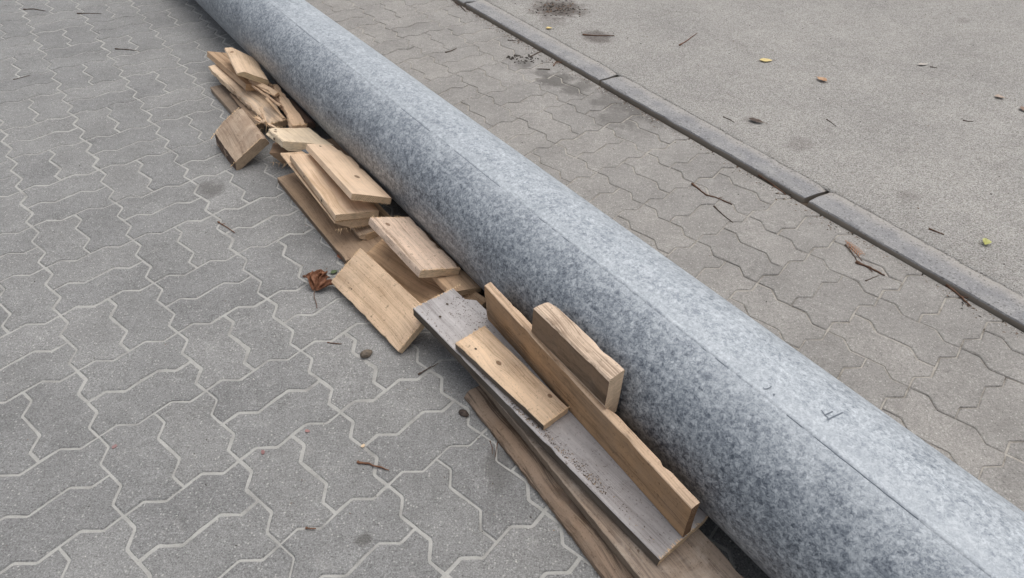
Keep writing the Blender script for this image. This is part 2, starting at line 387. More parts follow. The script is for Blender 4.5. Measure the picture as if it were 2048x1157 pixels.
# ------------------------------------------------------------------ galvanised pipe (a slightly tapering pole)
def zinc_mat():
    b = NB('galvanised_zinc'); v = b.coord()
    big = b.noise(b.mapping(v, (1.0, 1.4, 1.4)), 6.0, 4, .62)
    blot = b.noise(v, 17, 5, .7, .5); fib = b.noise(v, 78, 6, .84, .35); fine = b.noise(v, 260, 3, .75, 1.0)
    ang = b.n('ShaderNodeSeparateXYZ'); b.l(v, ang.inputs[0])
    # white rust plus painted-in light: upper right paler, left flank darker, more mottled
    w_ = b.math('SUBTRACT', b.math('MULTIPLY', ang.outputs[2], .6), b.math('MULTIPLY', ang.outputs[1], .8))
    bloom_light = b.rng(b.math('ADD', w_, b.math('MULTIPLY', b.math('SUBTRACT', big, .5), .26)), -.13, .11)
    # crystalline spangle: small crisp facets of two sizes
    dv = b.n('ShaderNodeTexNoise'); b.l(v, dv.inputs['Vector']); dv.inputs['Scale'].default_value = 90; dv.inputs['Detail'].default_value = 3
    vd = b.vmath('ADD', v, b.vmath('MULTIPLY', b.vmath('SUBTRACT', dv.outputs['Color'], (.5, .5, .5)), (.016, .016, .016)))
    sp1 = b.n('ShaderNodeSeparateColor'); b.l(b.voro(vd, 150, 'Color'), sp1.inputs[0]); sp2 = b.n('ShaderNodeSeparateColor'); b.l(b.voro(vd, 330, 'Color'), sp2.inputs[0])
    m = b.math('ADD', b.math('MULTIPLY', b.math('SUBTRACT', sp1.outputs[0], .5), .32), b.math('MULTIPLY', b.math('SUBTRACT', sp2.outputs[0], .5), .42))
    m = b.math('ADD', m, b.math('ADD', b.math('MULTIPLY', b.math('SUBTRACT', blot, .5), .60), b.math('MULTIPLY', b.math('SUBTRACT', fib, .5), 2.1)))
    m = b.math('MULTIPLY', m, b.rng(bloom_light, 0, 1, .90, .66))
    m = b.math('ADD', m, b.math('ADD', .37, b.math('MULTIPLY', bloom_light, .27)))
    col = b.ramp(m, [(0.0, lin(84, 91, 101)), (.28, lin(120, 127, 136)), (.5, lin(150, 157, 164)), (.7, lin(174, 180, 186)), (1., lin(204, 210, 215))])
    st = b.noise(b.mapping(v, (.30, 34, 34)), 4, 4, .65)             # rolling streaks along the length
    col = b.mix(b.rng(st, .57, .68, 0, .35), col, lin(196, 202, 207))
    scr = b.noise(b.mapping(v, (1.2, 170, 170), rot=(0, .05, .12)), 2.0, 3, .6); col = b.mix(b.rng(scr, .68, .76, 0, .4), col, lin(206, 211, 215))
    # the welded seam keeps a paler, brushed band
    an = b.math('ARCTAN2', ang.outputs[2], ang.outputs[1]); db = b.math('ABSOLUTE', b.math('SUBTRACT', an, math.radians(74.5)), 0)
    bn = b.noise(b.mapping(v, (1, 1, 1), (2, 2, 7)), 24, 5, .7); band = b.rng(b.math('ADD', db, b.math('MULTIPLY', b.math('SUBTRACT', bn, .5), .22)), .16, .0, 0, .24)
    col = b.mix(band, col, lin(204, 210, 215))
    scf = b.noise(b.mapping(v, (.8, 1.3, 1.3), (5, 2, 1)), 15, 6, .78, .6); col = b.mix(b.rng(scf, .57, .70, 0, .5), col, lin(210, 216, 220))      # pale scuffs
    pat = b.noise(b.mapping(v, (1, 1, 1), (1, 8, 3)), 11, 5, .75, .8); col = b.mix(b.rng(pat, .58, .72, 0, .22), col, lin(120, 127, 136))               # duller patches
    met = b.rng(m, .1, .8, .55, .16); ro = b.rng(m, .0, .9, .40, .66)
    return b.done(col, ro, met, b.bump(b.math('ADD', fib, b.math('MULTIPLY', blot, .5)), .0012, .6), .35)
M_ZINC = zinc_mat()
M_WELD = flat_mat('weld_zinc', (186, 193, 200), .5, .25, 120); M_MARK = flat_mat('dark_mark', (108, 115, 124), .7, .3, 200)
M_GROOVE = flat_mat('weld_groove_zinc', (118, 125, 134), .6, .25, 150)
PM = Matrix(((PAX.x, PEY.x, PEZ.x, PIPE_P.x), (PAX.y, PEY.y, PEZ.y, PIPE_P.y), (PAX.z, PEY.z, PEZ.z, PIPE_P.z), (0, 0, 0, 1)))
def prad(s, a=0): 
    return .1769+PIPE_K*s
def pp(s, deg, off=0.):
    a = math.radians(deg); r = prad(s)+off; return (s, r*math.cos(a), r*math.sin(a))
def pipe():
    root = bpy.data.objects.new('pipe', None); COL.objects.link(root); root.matrix_world = PM
    tag(root, 'long mottled grey galvanised steel pipe lying diagonally across the paving', 'pipe')
    n, ns = 160, 90; s0, s1 = -2.2, 5.6; vs_, fs = [], []
    for i in range(ns+1):
        s = s0+(s1-s0)*i/ns
        for j in range(n):
            d = 360*j/n
            wob = .0006*noise.noise(Vector((s*1.5, math.cos(math.radians(d))*1.5, math.sin(math.radians(d))*1.5)))
            # the plate was brake-bent: a hint of flats between the bends
            wob += -.0004*math.sin(math.radians(d)*4)**2
            vs_.append(pp(s, d, wob))
    for i in range(ns):
        for j in range(n): k = (j+1) % n; fs.append((i*n+j, i*n+k, (i+1)*n+k, (i+1)*n+j))
    # wall thickness at both ends
    for i, sgn in ((0, 1), (ns, -1)):
        b0 = len(vs_); s = s0 if i == 0 else s1
        for j in range(n): vs_.append(pp(s, 360*j/n, -.005))
        for j in range(n): vs_.append(pp(s+sgn*.6, 360*j/n, -.005))
        for j in range(n):
            k = (j+1) % n
            fs.append((i*n+j, b0+j, b0+k, i*n+k)); fs.append((b0+j, b0+n+j, b0+n+k, b0+k))
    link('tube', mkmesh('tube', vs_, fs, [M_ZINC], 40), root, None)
    def strip(name, deg, hw, off, mat, seed, s_a=-2.2, s_b=5.6, amp=.2, gaps=False, step=.008):
        vs_, fs = [], []; ns = int((s_b-s_a)/step); on = []
        for i in range(ns+1):
            s = s_a+(s_b-s_a)*i/ns; d = deg+amp*noise.noise(Vector((s*6, seed, 0)))+.15*noise.noise(Vector((s*60, seed, 1)))
            h = hw*(1+.45*noise.noise(Vector((s*45, seed, 2)))); o = off*(1+.6*noise.noise(Vector((s*80, seed, 3))))
            on.append(noise.noise(Vector((s*3.6, seed, 5)))+.35*noise.noise(Vector((s*31, seed, 6))) > .08 or not gaps)
            for q, oo in ((-1, -.0006), (-.45, o), (.45, o), (1, -.0006)): vs_.append(pp(s, d+math.degrees(h*q/.177), oo))
        for i in range(ns):
            if on[i]:
                for j in range(3): fs.append((i*4+j, i*4+j+1, i*4+j+5, i*4+j+4))
        o = link(name, mkmesh(name, vs_, fs, [mat], 60), root); return o
    w_ = strip('weld_seam', 72.0, .0050, .00035, M_ZINC, 1)
    strip('seam_groove', 70.6, .0011, .0003, M_GROOVE, 7, gaps=True)
    strip('scratch_line', 95.5, .0007, .0003, M_WELD, 4, amp=1.2, gaps=True, s_a=-.6, s_b=1.0)
    # small dark painted strokes
    def stroke(pts, hw):
        vs_, fs = [], []
        P = [Vector(pp(s, d, .0007)) for s, d in pts]
        for i, p in enumerate(P):
            t = (P[min(i+1, len(P)-1)]-P[max(i-1, 0)]).normalized(); nn = Vector((0, p.y, p.z)).normalized(); sd_ = t.cross(nn)
            w2 = hw*(.75+.35*random.Random(i*7+len(P)).random())
            vs_ += [p+sd_*w2, p-sd_*w2]
        for i in range(len(P)-1): fs.append((2*i, 2*i+1, 2*i+3, 2*i+2))
        return vs_, fs
    av, af = [], []
    for pts, hw in (([(-.3290, 84.6), (-.3300, 86.6), (-.3312, 88.4), (-.3320, 90.4)], .0015), ([(-.3377, 83.4), (-.3388, 85.6), (-.3400, 88), (-.3412, 90.4), (-.3424, 92.6), (-.3432, 94.4)], .0014),
                    ([(-.3290, 84.8), (-.3335, 84.9), (-.3377, 84.2)], .0009), ([(-.3190, 86.2), (-.3240, 85.6), (-.3280, 85.2)], .0007),
                    ([(-.2270, 74.6), (-.2300, 74.4), (-.2330, 75.4), (-.2345, 77), (-.2340, 78.6)], .0009), ([(-.2480, 74.8), (-.2486, 75.8)], .0016)):
        a, f_ = stroke(pts, hw); b0 = len(av); av += a; af += [tuple(b0+k for k in q) for q in f_]
    o = link('painted_mark', mkmesh('painted_mark', av, af, [M_MARK]), root); o['label'] = 'small dark painted strokes on the pipe'; o['kind'] = 'stuff'
pipe()

# ------------------------------------------------------------------ wood
def wood_mat(name, base, dark, seed, grey=.12, dirt=.25, knots=(), stain=None, saw=.5, contrast=1.):
    contrast = contrast*.8+.38
    b = NB(name); v = b.coord(); v0 = v
    v = b.mapping(v, loc=(seed*3.17 % 7, seed*1.73 % 5, seed*.91 % 3))
    warp = b.noise(v, 3.5, 2, .5)
    q = b.n('ShaderNodeSeparateXYZ'); b.l(v, q.inputs[0]); q0 = b.n('ShaderNodeSeparateXYZ'); b.l(v0, q0.inputs[0])
    kn = None
    yy = b.math('ADD', q.outputs[1], b.math('MULTIPLY', b.math('SUBTRACT', warp, .5), .05))
    for kx, ky, kr in knots:
        d = b.vmath('LENGTH', b.vmath('MULTIPLY', b.vmath('SUBTRACT', b.vmath('MULTIPLY', v0, (1, 1, 0)), (kx, ky, 0)), (.7/kr, 1/kr, 0)), (0, 0, 0))
        m = b.rng(d, 1.0, .75); kn = m if kn is None else b.math('MAXIMUM', kn, m)
        # grain flows round the knot
        yy = b.math('ADD', yy, b.math('MULTIPLY', b.math('SIGN', b.math('SUBTRACT', q0.outputs[1], ky), 0), b.math('MULTIPLY', b.rng(d, 3.5, .8, 0, kr*1.2), -1)))
    cb = b.n('ShaderNodeCombineXYZ'); b.l(q.outputs[0], cb.inputs[0]); b.l(yy, cb.inputs[1]); b.l(q.outputs[2], cb.inputs[2]); gv = cb.outputs[0]
    rings = b.noise(b.mapping(gv, (1.1, 55, 30)), 1.0, 3, .6); fib = b.noise(b.mapping(gv, (9, 420, 420)), 1.0, 3, .7); sawn = b.noise(b.mapping(v, (330, 12, 12)), 1.0, 2, .6)
    big = b.noise(v, 9, 4, .6)
    g1 = b.math('ADD', b.math('MULTIPLY', b.math('SUBTRACT', rings, .5), 1.5*contrast), b.math('MULTIPLY', b.math('SUBTRACT', fib, .5), 1.1*contrast))
    g1 = b.math('ADD', b.math('ADD', g1, .5), b.math('MULTIPLY', b.math('SUBTRACT', big, .5), .9))
    B, D = lin(*base), lin(*dark); Lc = tuple(min(1, x*1.18) for x in B[:3])+(1,)
    col = b.ramp(g1, [(.12, D), (.5, B), (.9, Lc)])
    if grey:
        gm = b.rng(b.noise(v, 6, 4, .65), .55-grey*.5, .75-grey*.4, 0, min(1., .35+grey))
        col = b.mix(gm, col, b.mix(.6, lin(140, 134, 128), col))
    if stain:
        sc_, amt, sx = stain
        sm = b.rng(b.noise(b.mapping(v, (sx, 1, 1)), 11, 5, .65, .6), .46, .62, 0, amt); col = b.mix(sm, col, lin(*sc_))
    if dirt > .05:                                         # handled, weathered surface: irregular brown-grey soiling
        so_ = b.noise(b.mapping(v, (.6, 1, 1), (3, 1, 2)), 19, 5, .7, .5); col = b.mix(b.rng(so_, .52, .70, 0, min(.35, .06+dirt*.6)), col, b.mix(.5, lin(122, 104, 88), D))
    if kn is not None: col = b.mix(b.math('MULTIPLY', kn, .75), col, lin(96, 66, 44))
    sp = b.noise(v, 80, 5, .8); col = b.mix(b.rng(sp, .59, .68, 0, min(.8, dirt*2.2)), col, lin(88, 70, 55))
    col = b.mix(b.rng(b.noise(v, 240, 2, .6), .62, .72, 0, dirt*1.3), col, lin(70, 56, 45))
    h = b.math('ADD', b.math('ADD', fib, b.math('MULTIPLY', rings, .6)), b.math('MULTIPLY', sawn, saw))
    return b.done(col, .8, 0, b.bump(h, .0011, .8), .2)
def end_mat(name, base, dark, seed):
    b = NB(name); v = b.mapping(b.coord(), (1, 1, 1), (seed*.7, .05*math.sin(seed*2.1), -.06-.02*math.cos(seed)))
    q = b.n('ShaderNodeSeparateXYZ'); b.l(v, q.inputs[0])
    r = b.math('SQRT', b.math('ADD', b.math('POWER', q.outputs[1], 2.), b.math('POWER', q.outputs[2], 2.)))
    r = b.math('ADD', r, b.math('MULTIPLY', b.noise(v, 30, 3), .008))
    ring = b.math('SINE', b.math('MULTIPLY', r, 1500.)); sawn = b.noise(b.mapping(v, (20, 60, 480), rot=(.2, 0, 0)), 1, 3, .6); blot = b.noise(v, 60, 3, .6)
    m = b.math('ADD', b.math('MULTIPLY', ring, .12), b.math('ADD', b.math('MULTIPLY', sawn, .6), b.math('MULTIPLY', blot, .4)))
    col = b.ramp(m, [(.3, lin(*dark)), (.55, lin(*base)), (.75, tuple(min(1, x*1.15) for x in lin(*base)[:3]))])
    return b.done(col, .85, 0, b.bump(m, .0010, .8), .2)

def board_mesh(d, mats, seed, ch=None, wob=.0007, rough=0., chips=3, wprof=None, skew=(0, 0), zprof=None, bow=0., endround=0., cut=None, step=.010):
    """a sawn board: length x, width y, thickness z, centred; ch = corner cuts {LT,RT,RB,LB: (dy,dz)}"""
    L, W, T = d; rr = random.Random(seed); ch = ch or {}
    c = lambda k: ch.get(k, (.0016, .0016))
    n = max(10, int(L/step)); ny = max(3, int(W/.022)); nz = 2 if T < .04 else 4
    hw, ht = W/2, T/2
    (a1, a2), (b1, b2), (c1, c2), (d1, d2) = c('LT'), c('RT'), c('RB'), c('LB')
    poly = []; seg = []
    lerp = lambda p, q, t: (p[0]+(q[0]-p[0])*t, p[1]+(q[1]-p[1])*t)
    key = [((-hw+a1, ht), (hw-b1, ht), ny), ((hw-b1, ht), (hw, ht-b2), 1 if b1 < .006 else 3), ((hw, ht-b2), (hw, -ht+c2), nz), ((hw, -ht+c2), (hw-c1, -ht), 1 if c1 < .006 else 3),
           ((hw-c1, -ht), (-hw+d1, -ht), ny), ((-hw+d1, -ht), (-hw, -ht+d2), 1 if d1 < .006 else 3), ((-hw, -ht+d2), (-hw, ht-a2), nz), ((-hw, ht-a2), (-hw+a1, ht), 1 if a1 < .006 else 3)]
    for si, (p, q, k) in enumerate(key):
        for i in range(k): poly.append(lerp(p, q, i/k)); seg.append(2 if (len(mats) > 2 and (si in (2, 6) or (si == 7 and a2 > .006))) else 0)
    m = len(poly); vs_, fs, slots = [], [], []
    chipl = [(rr.uniform(-L/2, L/2), rr.choice((-1, 1)), rr.uniform(.008, .03), rr.uniform(.002, .006)) for _ in range(chips)]
    for i in range(n+1):
        t = i/n; x = -L/2+L*t
        wf = wprof(t) if wprof else (0., 0.)                # inward shift of left and right edges
        for (y, z) in poly:
            y2, z2 = y, z
            if wprof: 
                f = (y+hw)/W; y2 = y+wf[0]*(1-f)-wf[1]*f
            w_ = noise.noise(Vector((x*9+seed, y*25, z*25)))*wob+noise.noise(Vector((x*40, y*60+seed, z*60)))*wob*.6
            edge_ = max(abs(y)/hw-.55, 0)/.45
            y2 += w_*1.3*(1 if y > 0 else -1); z2 += w_
            if rough:
                r_ = .6*noise.noise(Vector((x*22+seed, z*50, 4)))+.8*abs(noise.noise(Vector((x*75+seed, z*130, 5))))+.6*noise.noise(Vector((x*260+seed, z*200, 6)))
                if y < -hw*.6: y2 += rough*r_
            z2 += bow*(1-(2*t-1)**2)
            if zprof: z2 *= zprof(t)
            for cx, sgn, cl, cdp in chipl:
                if abs(x-cx) < cl and z > 0 and y*sgn > hw*.75:
                    k = (1-abs(x-cx)/cl); y2 -= sgn*cdp*k*.8; z2 -= cdp*k*.6
            x2 = x
            if i in (0, n):
                sgn = -1 if i == 0 else 1
                x2 += noise.noise(Vector((y*60, z*90, seed+i)))*.0016+noise.noise(Vector((y*250, z*250, seed+i)))*.0009
            sk0 = skew[0]*(1-t)+skew[1]*t; x2 += sk0*y2
            if cut:
                x2, y2 = cut(x2, y2, t)
            vs_.append((x2, y2, z2))
    for i in range(n):
        for j in range(m):
            k = (j+1) % m; fs.append((i*m+j, i*m+k, (i+1)*m+k, (i+1)*m+j)); slots.append(seg[j])
    # end caps with a centre row so that they shade as sawn faces
    for base, rev in ((0, False), (n*m, True)):
        cen = sum((Vector(vs_[base+j]) for j in range(m)), Vector())/m; ci = len(vs_); vs_.append(cen)
        for j in range(m):
            k = (j+1) % m; fs.append((base+k, base+j, ci) if not rev else (base+j, base+k, ci)); slots.append(1)
    return mkmesh('plank', vs_, fs, mats, 35, slots)
def fringe(d, ends, seed, per=26, ln=(.004, .013), edge=('T', 'B'), skew=(0, 0), cut=None):
    """torn fibres left by the saw along the end edges"""
    L, W, T = d; rr = random.Random(seed*13+1); vs_, fs = [], []
    for e in ends:
        sx = 1 if e == 'N' else -1
        for ed in edge:
            z = T/2 if ed == 'T' else -T/2
            y = -W/2+.002
            while y < W/2-.002:
                y += rr.uniform(.2, 1.8)*W/per
                if y > W/2-.001: break
                l = rr.uniform(*ln)*(1.1 if rr.random() > .2 else 2.0); wd = rr.uniform(.0005, .0017)
                x = sx*L/2+(skew[1] if sx > 0 else skew[0])*y
                yc = y
                if cut: x, yc = cut(x, y, 1. if sx > 0 else 0.)
                dirv = Vector((sx*rr.uniform(.1, 1.0), rr.uniform(-.6, .6), (1 if ed == 'T' else -1)*rr.uniform(-.1, .9))).normalized()
                p = Vector((x-sx*.002, yc, z-(.0008 if ed == 'T' else -.0008))); q = p+dirv*l; sdv = dirv.cross(Vector((0, .3, 1))).normalized()*wd; up_ = dirv.cross(sdv).normalized()*wd*.8
                if ed == 'T' and rr.random() < .75:        # torn flakes lying back on the face
                    fl = rr.uniform(.002, .008); fw = rr.uniform(.0006, .0022); b0 = len(vs_)
                    vs_ += [Vector((x, yc-fw, z+.0005)), Vector((x, yc+fw, z+.0007)), Vector((x-sx*fl, yc+rr.uniform(-.002, .002), z+.0006)), Vector((x-sx*fl*.4, yc, z-.001))]
                    fs += [(b0, b0+1, b0+2), (b0, b0+2, b0+3), (b0+1, b0+3, b0+2)]
                b0 = len(vs_); vs_ += [p-sdv, p+sdv, p+up_, q]; fs += [(b0, b0+1, b0+3), (b0+1, b0+2, b0+3), (b0+2, b0, b0+3)]
    return vs_, fs
M_SPLINT = flat_mat('torn_wood_fibre', (226, 196, 158), .85, .15, 80)
M_BARK = flat_mat('dark_bark', (96, 80, 70), .95, .45, 70)
def pose(q):
    M = (Matrix.Rotation(q[3], 4, 'Z') @ Matrix.Rotation(q[4], 4, 'Y') @ Matrix.Rotation(q[5], 4, 'X')); M.translation = Vector(q[:3]); return M
GROUP = 'sawn wooden offcuts piled along the pipe'
SEED = [0]
def pale(c, k=.22, up=22):
    l = .3*c[0]+.59*c[1]+.11*c[2]; return tuple(min(255, x*(1-k)+l*k+up) for x in c)
def plank(q, label, base, dark, cat='plank', name='plank', end=None, enddark=None, fr=None, frk=None, wood=None, holes=(), up=22, side=None, **bk):
    SEED[0] += 1; sd_ = SEED[0]
    base, dark = pale(base, .22, up), pale(tuple(.65*x+.35*y for x, y in zip(dark, base)), .2, up-12)
    if end: end = pale(end, .2, 16)
    wm = wood_mat('wood_%02d' % sd_, base, dark, sd_, **(wood or {}))
    eb = end or tuple(min(255, c+12) for c in base); em = end_mat('end_grain_%02d' % sd_, eb, enddark or tuple(int(c*.78) for c in eb), sd_)
    d = q[6:9]; mats = [wm, em]
    if side: mats.append(wood_mat('edge_%02d' % sd_, side, tuple(x*.72 for x in side), sd_+.5, dirt=.35, contrast=1.2, grey=.2))
    o = link(name, board_mesh(d, mats, sd_, **bk), None, pose(q)); tag(o, label, cat, GROUP)
    if fr:
        vs_, fs = fringe(d, fr, sd_, skew=bk.get('skew', (0, 0)), cut=bk.get('cut'), **(frk or {}))
        f_ = link('splinter', mkmesh('splinter', vs_, fs, [M_SPLINT]), o); f_.matrix_parent_inverse = Matrix(); f_.matrix_basis = Matrix(); tag(f_, kind='stuff')
    for (hx, hy, hz, hr, ax_) in holes:                     # nail holes: short dark plugs
        vs2, fs2 = [], []
        for k in range(8):
            a = 2*math.pi*k/8; c_, s_ = math.cos(a)*hr, math.sin(a)*hr*.8
            vs2 += [(hx+c_, hy+s_, hz+.0008) if ax_ == 'z' else (hx+c_, hy-.0008, hz+s_)]
        fs2 = [tuple(range(8))]
        h_ = link('nail_hole', mkmesh('nail_hole', vs2, fs2, [M_SOIL]), o); h_.matrix_basis = Matrix()
    return o

# --- near stack
plank((.1900, .7756, .0111, -.9735, 0, 0, .80, .17, .022), 'rough dark brown split plank lowest on the paving at the near bottom of the pile', (124, 100, 79), (62, 47, 37), up=10, end=(150, 120, 92), rough=.0035, chips=8, wob=.0016, wood=dict(dirt=.5, contrast=2.0, grey=.2), ch=dict(LT=(.012, .009)))
plank((.2124, .8105, .0342, -.972, 0, 0, .90, .163, .024), 'worn wet-stained plank running out of the photo bottom under the grey-topped plank', (158, 132, 108), (96, 74, 58), up=8, side=(128, 114, 100), end=(170, 140, 110), rough=.0015, chips=5, wob=.001, wood=dict(grey=.55, dirt=.35, stain=((196, 182, 168), .55, 1), contrast=1.2))
plank((.0747, .9861, .0796, -.8613, .0497, .0024, .808, .1412, .0271), 'long grey-topped plank with pale sawn ends and a chipped far corner, carrying other boards', (158, 153, 152), (128, 122, 120), side=(92, 84, 76), end=(206, 174, 134), fr='FN', frk=dict(edge=('T',), per=40, ln=(.002, .006)), chips=4, wood=dict(dirt=.35, contrast=.7), holes=((-.365, .004, .0136, .004, 'z'), (-.34, -.035, .0136, .004, 'z')),
      wprof=lambda t: (0., .020*min(1, max(0, (.085-t)/.02))))
plank((.0060, 1.0394, .1092, -.8300, .0500, .0024, .2960, .0930, .0185), 'short light brown plank lying flat on top of the long grey-topped plank', (199, 164, 126), (158, 122, 86), up=30, side=(98, 88, 79), end=(214, 178, 136), fr='FN', frk=dict(edge=('T',), per=40, ln=(.002, .006)), wood=dict(dirt=.25, knots=((-.04, -.006, .006), (.10, .02, .005))), holes=((-.105, -.020, .0093, .0035, 'z'),), wprof=lambda t: (.001+.003*t, .003+.014*t))
plank((.1421, .9486, .1518, -.9471, .0480, .1153, .6698, .0202, .1208), 'long brown plank standing on its narrow edge on the grey-topped plank', (182, 148, 114), (126, 96, 70), up=26, side=(172, 140, 108), end=(122, 90, 62), enddark=(86, 62, 42), chips=7, wob=.0009, wood=dict(dirt=.22, contrast=1.0, knots=((-.05, 0, .001),)))
plank((.1330, .9811, .2303, -.9598, -.0185, -.0391, .2428, .0440, .1198), 'thick short pale timber wedged upright between the edge-standing plank and the pipe', (198, 170, 142), (124, 100, 80), up=16, side=(132, 110, 90), end=(206, 174, 138), cat='timber', name='timber', ch=dict(LB=(.024, .050), LT=(.004, .004)), chips=4, wob=.0012, wood=dict(dirt=.4, contrast=1.3), skew=(.0, -.15))
# --- board group by the dry leaf
plank((-.3458, 1.3509, .0464, -.8453, .0187, .6045, .3306, .1239, .0198), 'light brown plank tilted with its left edge on the paving beside the curled dry leaf', (192, 156, 118), (160, 124, 88), up=34, end=(206, 172, 132), fr='FN', frk=dict(edge=('T',), per=36, ln=(.002, .007)), wood=dict(dirt=.35, contrast=.8), holes=((-.09, -.035, .0099, .0025, 'z'),))
plank((-.2466, 1.4225, .0466, -.7176, -.0024, .2734, .40, .1150, .0219), 'orange-brown plank half hidden behind the tilted plank by the dry leaf', (182, 142, 100), (140, 104, 70), wood=dict(dirt=.2, contrast=.9))
plank((-.2071, 1.4604, .0847, -.9313, 0, -.2865, .2961, .0991, .0164), 'brown plank mostly hidden under the rough-faced plank, near end showing at the pipe', (176, 138, 100), (132, 98, 68), end=(188, 156, 118), fr='N', frk=dict(edge=('B',), per=24), wood=dict(dirt=.25))
plank((-.2684, 1.4784, .1254, -.9103, .0348, -.3841, .266, .1296, .0223), 'rough-faced sawn plank with a splintered far end, uppermost above the orange-brown plank', (192, 162, 136), (130, 104, 84), up=26, end=(214, 182, 142), fr='FN', frk=dict(edge=('T',), per=34, ln=(.003, .010)), wob=.0012, rough=.0015, chips=6, wood=dict(dirt=.5, contrast=1.3, knots=((-.095, -.03, .007),), grey=.15))
# --- middle stack
plank((-.5173, 1.8177, .1399, -.9847, -.0685, -.4123, .3927, .1226, .0198), 'smooth light plank on top of the middle stack with one missing corner against the pipe', (203, 170, 136), (172, 136, 100), end=(206, 170, 128), fr='N', frk=dict(edge=('B',), per=34, ln=(.003, .008)), wob=.0005, wood=dict(dirt=.08, contrast=.7, knots=((.06, .01, .009),)), holes=((-.172, -.02, .0099, .005, 'z'),), skew=(-.28, .05),
      wprof=lambda t: (0., max(0, .035*(1-t/.22)) if t < .22 else 0.))
plank((-.5555, 1.7895, .1102, -.9840, .0062, -.2387, .3790, .1333, .0205), 'smooth light plank second from the top of the middle stack, nail holes in its side', (206, 172, 136), (174, 138, 102), end=(208, 174, 134), fr='N', frk=dict(edge=('B',), per=34, ln=(.003, .008)), wob=.0005, wood=dict(dirt=.08, contrast=.7), holes=((-.06, -.0667, 0, .004, 'y'), (.085, -.0667, -.002, .005, 'y')))
plank((-.5826, 1.8156, .0834, -.9656, .0045, -.2135, .4453, .1352, .0256), 'round-edged plank with a hairy splintered end, third from top of the middle stack', (192, 156, 118), (150, 116, 84), end=(206, 172, 134), fr='N', frk=dict(edge=('B', 'T'), per=40, ln=(.004, .012)), ch=dict(LB=(.05, .021), RB=(.03, .016)), wood=dict(dirt=.15))
plank((-.4990, 1.7350, .0340, -.95, -.0, -.03, .2418, .0560, .0219), 'small rounded plank end poking out low under the hairy-ended plank of the middle stack', (176, 146, 116), (130, 102, 78), end=(206, 180, 148), ch=dict(LB=(.018, .012), RB=(.02, .014)), fr='N', frk=dict(edge=('B',), per=30), wood=dict(dirt=.3))
plank((-.5720, 1.7885, .0111, -.9354, 0, 0, .5243, .15, .022), 'grey-brown plank lying flat on the paving under the whole middle stack', (170, 138, 106), (122, 96, 74), up=10, side=(118, 100, 84), end=(176, 146, 112), chips=5, wood=dict(dirt=.3, grey=.15, contrast=.9))
plank((-.4949, 1.8000, .033, -.9321, 0, 0, .35, .105, .022), 'plank almost hidden low between the middle stack and the pipe, one bare corner showing', (188, 152, 112), (144, 110, 78), wood=dict(dirt=.2), fr='N')
# --- far stack
plank((-1.0520, 2.5740, .1310, -1.088, -.049, -.574, .271, .120, .021), 'wide pale plank with a slanting left side, topmost of the far stack', (197, 165, 130), (160, 128, 94), end=(202, 172, 128), ch=dict(LT=(.022, .013), RT=(.006, .006)), wood=dict(dirt=.15, contrast=.8, knots=((-.09, -.045, .007),)), skew=(.25, -.12))
plank((-1.1247, 2.6316, .0837, -.8742, -.0121, -.319, .3939, .0800, .0228), 'tan plank directly under the topmost plank of the far stack', (184, 148, 112), (138, 104, 74), up=10, end=(192, 150, 104), fr='N', frk=dict(edge=('B',), per=30), wood=dict(dirt=.2))
plank((-1.0306, 2.4877, .0595, -.8716, .0289, -.0032, .5689, .10, .022), 'long pale plank with a torn reddish left edge in the far stack', (206, 174, 138), (158, 122, 88), end=(200, 166, 128), rough=.008, chips=10, wob=.0016, fr='N', frk=dict(edge=('T', 'B'), per=36, ln=(.005, .016)), wood=dict(dirt=.2, contrast=1.1, stain=((150, 146, 142), .5, .5)), wprof=lambda t: (0., .028*math.sin(t*5)**2), zprof=lambda t: 1+.35*math.sin(t*6)*.5)
plank((-1.0916, 2.5318, .011, -.9265, 0, 0, .2903, .14, .022), 'dull grey-brown plank flat on the paving at the left foot of the far stack', (148, 126, 104), (98, 80, 66), up=0, wood=dict(dirt=.35, grey=.35))
plank((-.8500, 2.3290, .0868, -1.030, -.0134, -.1591, .3700, .055, .022), 'narrow torn plank with a ragged curved edge on the pipe side of the far stack', (192, 154, 116), (146, 110, 78), rough=.006, chips=8, wob=.0014, fr='FN', frk=dict(edge=('T', 'B'), per=20, ln=(.006, .02)), wood=dict(dirt=.25, contrast=1.2), wprof=lambda t: (.036*(1-t)**1.2+.006*math.sin(t*7)**2, .0))
plank((-.7983, 2.3244, .0666, -.9529, 0, -.3563, .2158, .0387, .0209), 'dark smooth brown strip of wood tight against the pipe beside the narrow torn plank', (112, 86, 70), (74, 56, 46), up=0, wood=dict(dirt=.2), ch=dict(LT=(.008, .008), RT=(.008, .008)))
plank((-.8725, 2.2950, .098, -.945, .03, .2, .17, .010, .006), 'thin loose lath lying in the hollow of the far stack', (182, 146, 108), (130, 98, 70), cat='lath', name='lath', wob=.0012, chips=4, step=.008)
plank((-.9320, 2.3900, .099, -.80, .06, .5, .20, .016, .007), 'split dark-edged lath lying slanted on the torn pale plank of the far stack', (170, 134, 100), (104, 78, 58), cat='lath', name='lath', wob=.0014, chips=6, step=.006, rough=.002, wprof=lambda t: (.006*t, .006*(1-t)))
plank((-.9000, 2.2420, .096, -1.15, -.02, -.3, .12, .013, .006), 'short frayed lath sticking out between torn plank and cream block', (200, 166, 130), (140, 106, 78), cat='lath', name='lath', wob=.0014, chips=6, step=.006, rough=.002, fr='FN', frk=dict(per=8, ln=(.008, .02)))
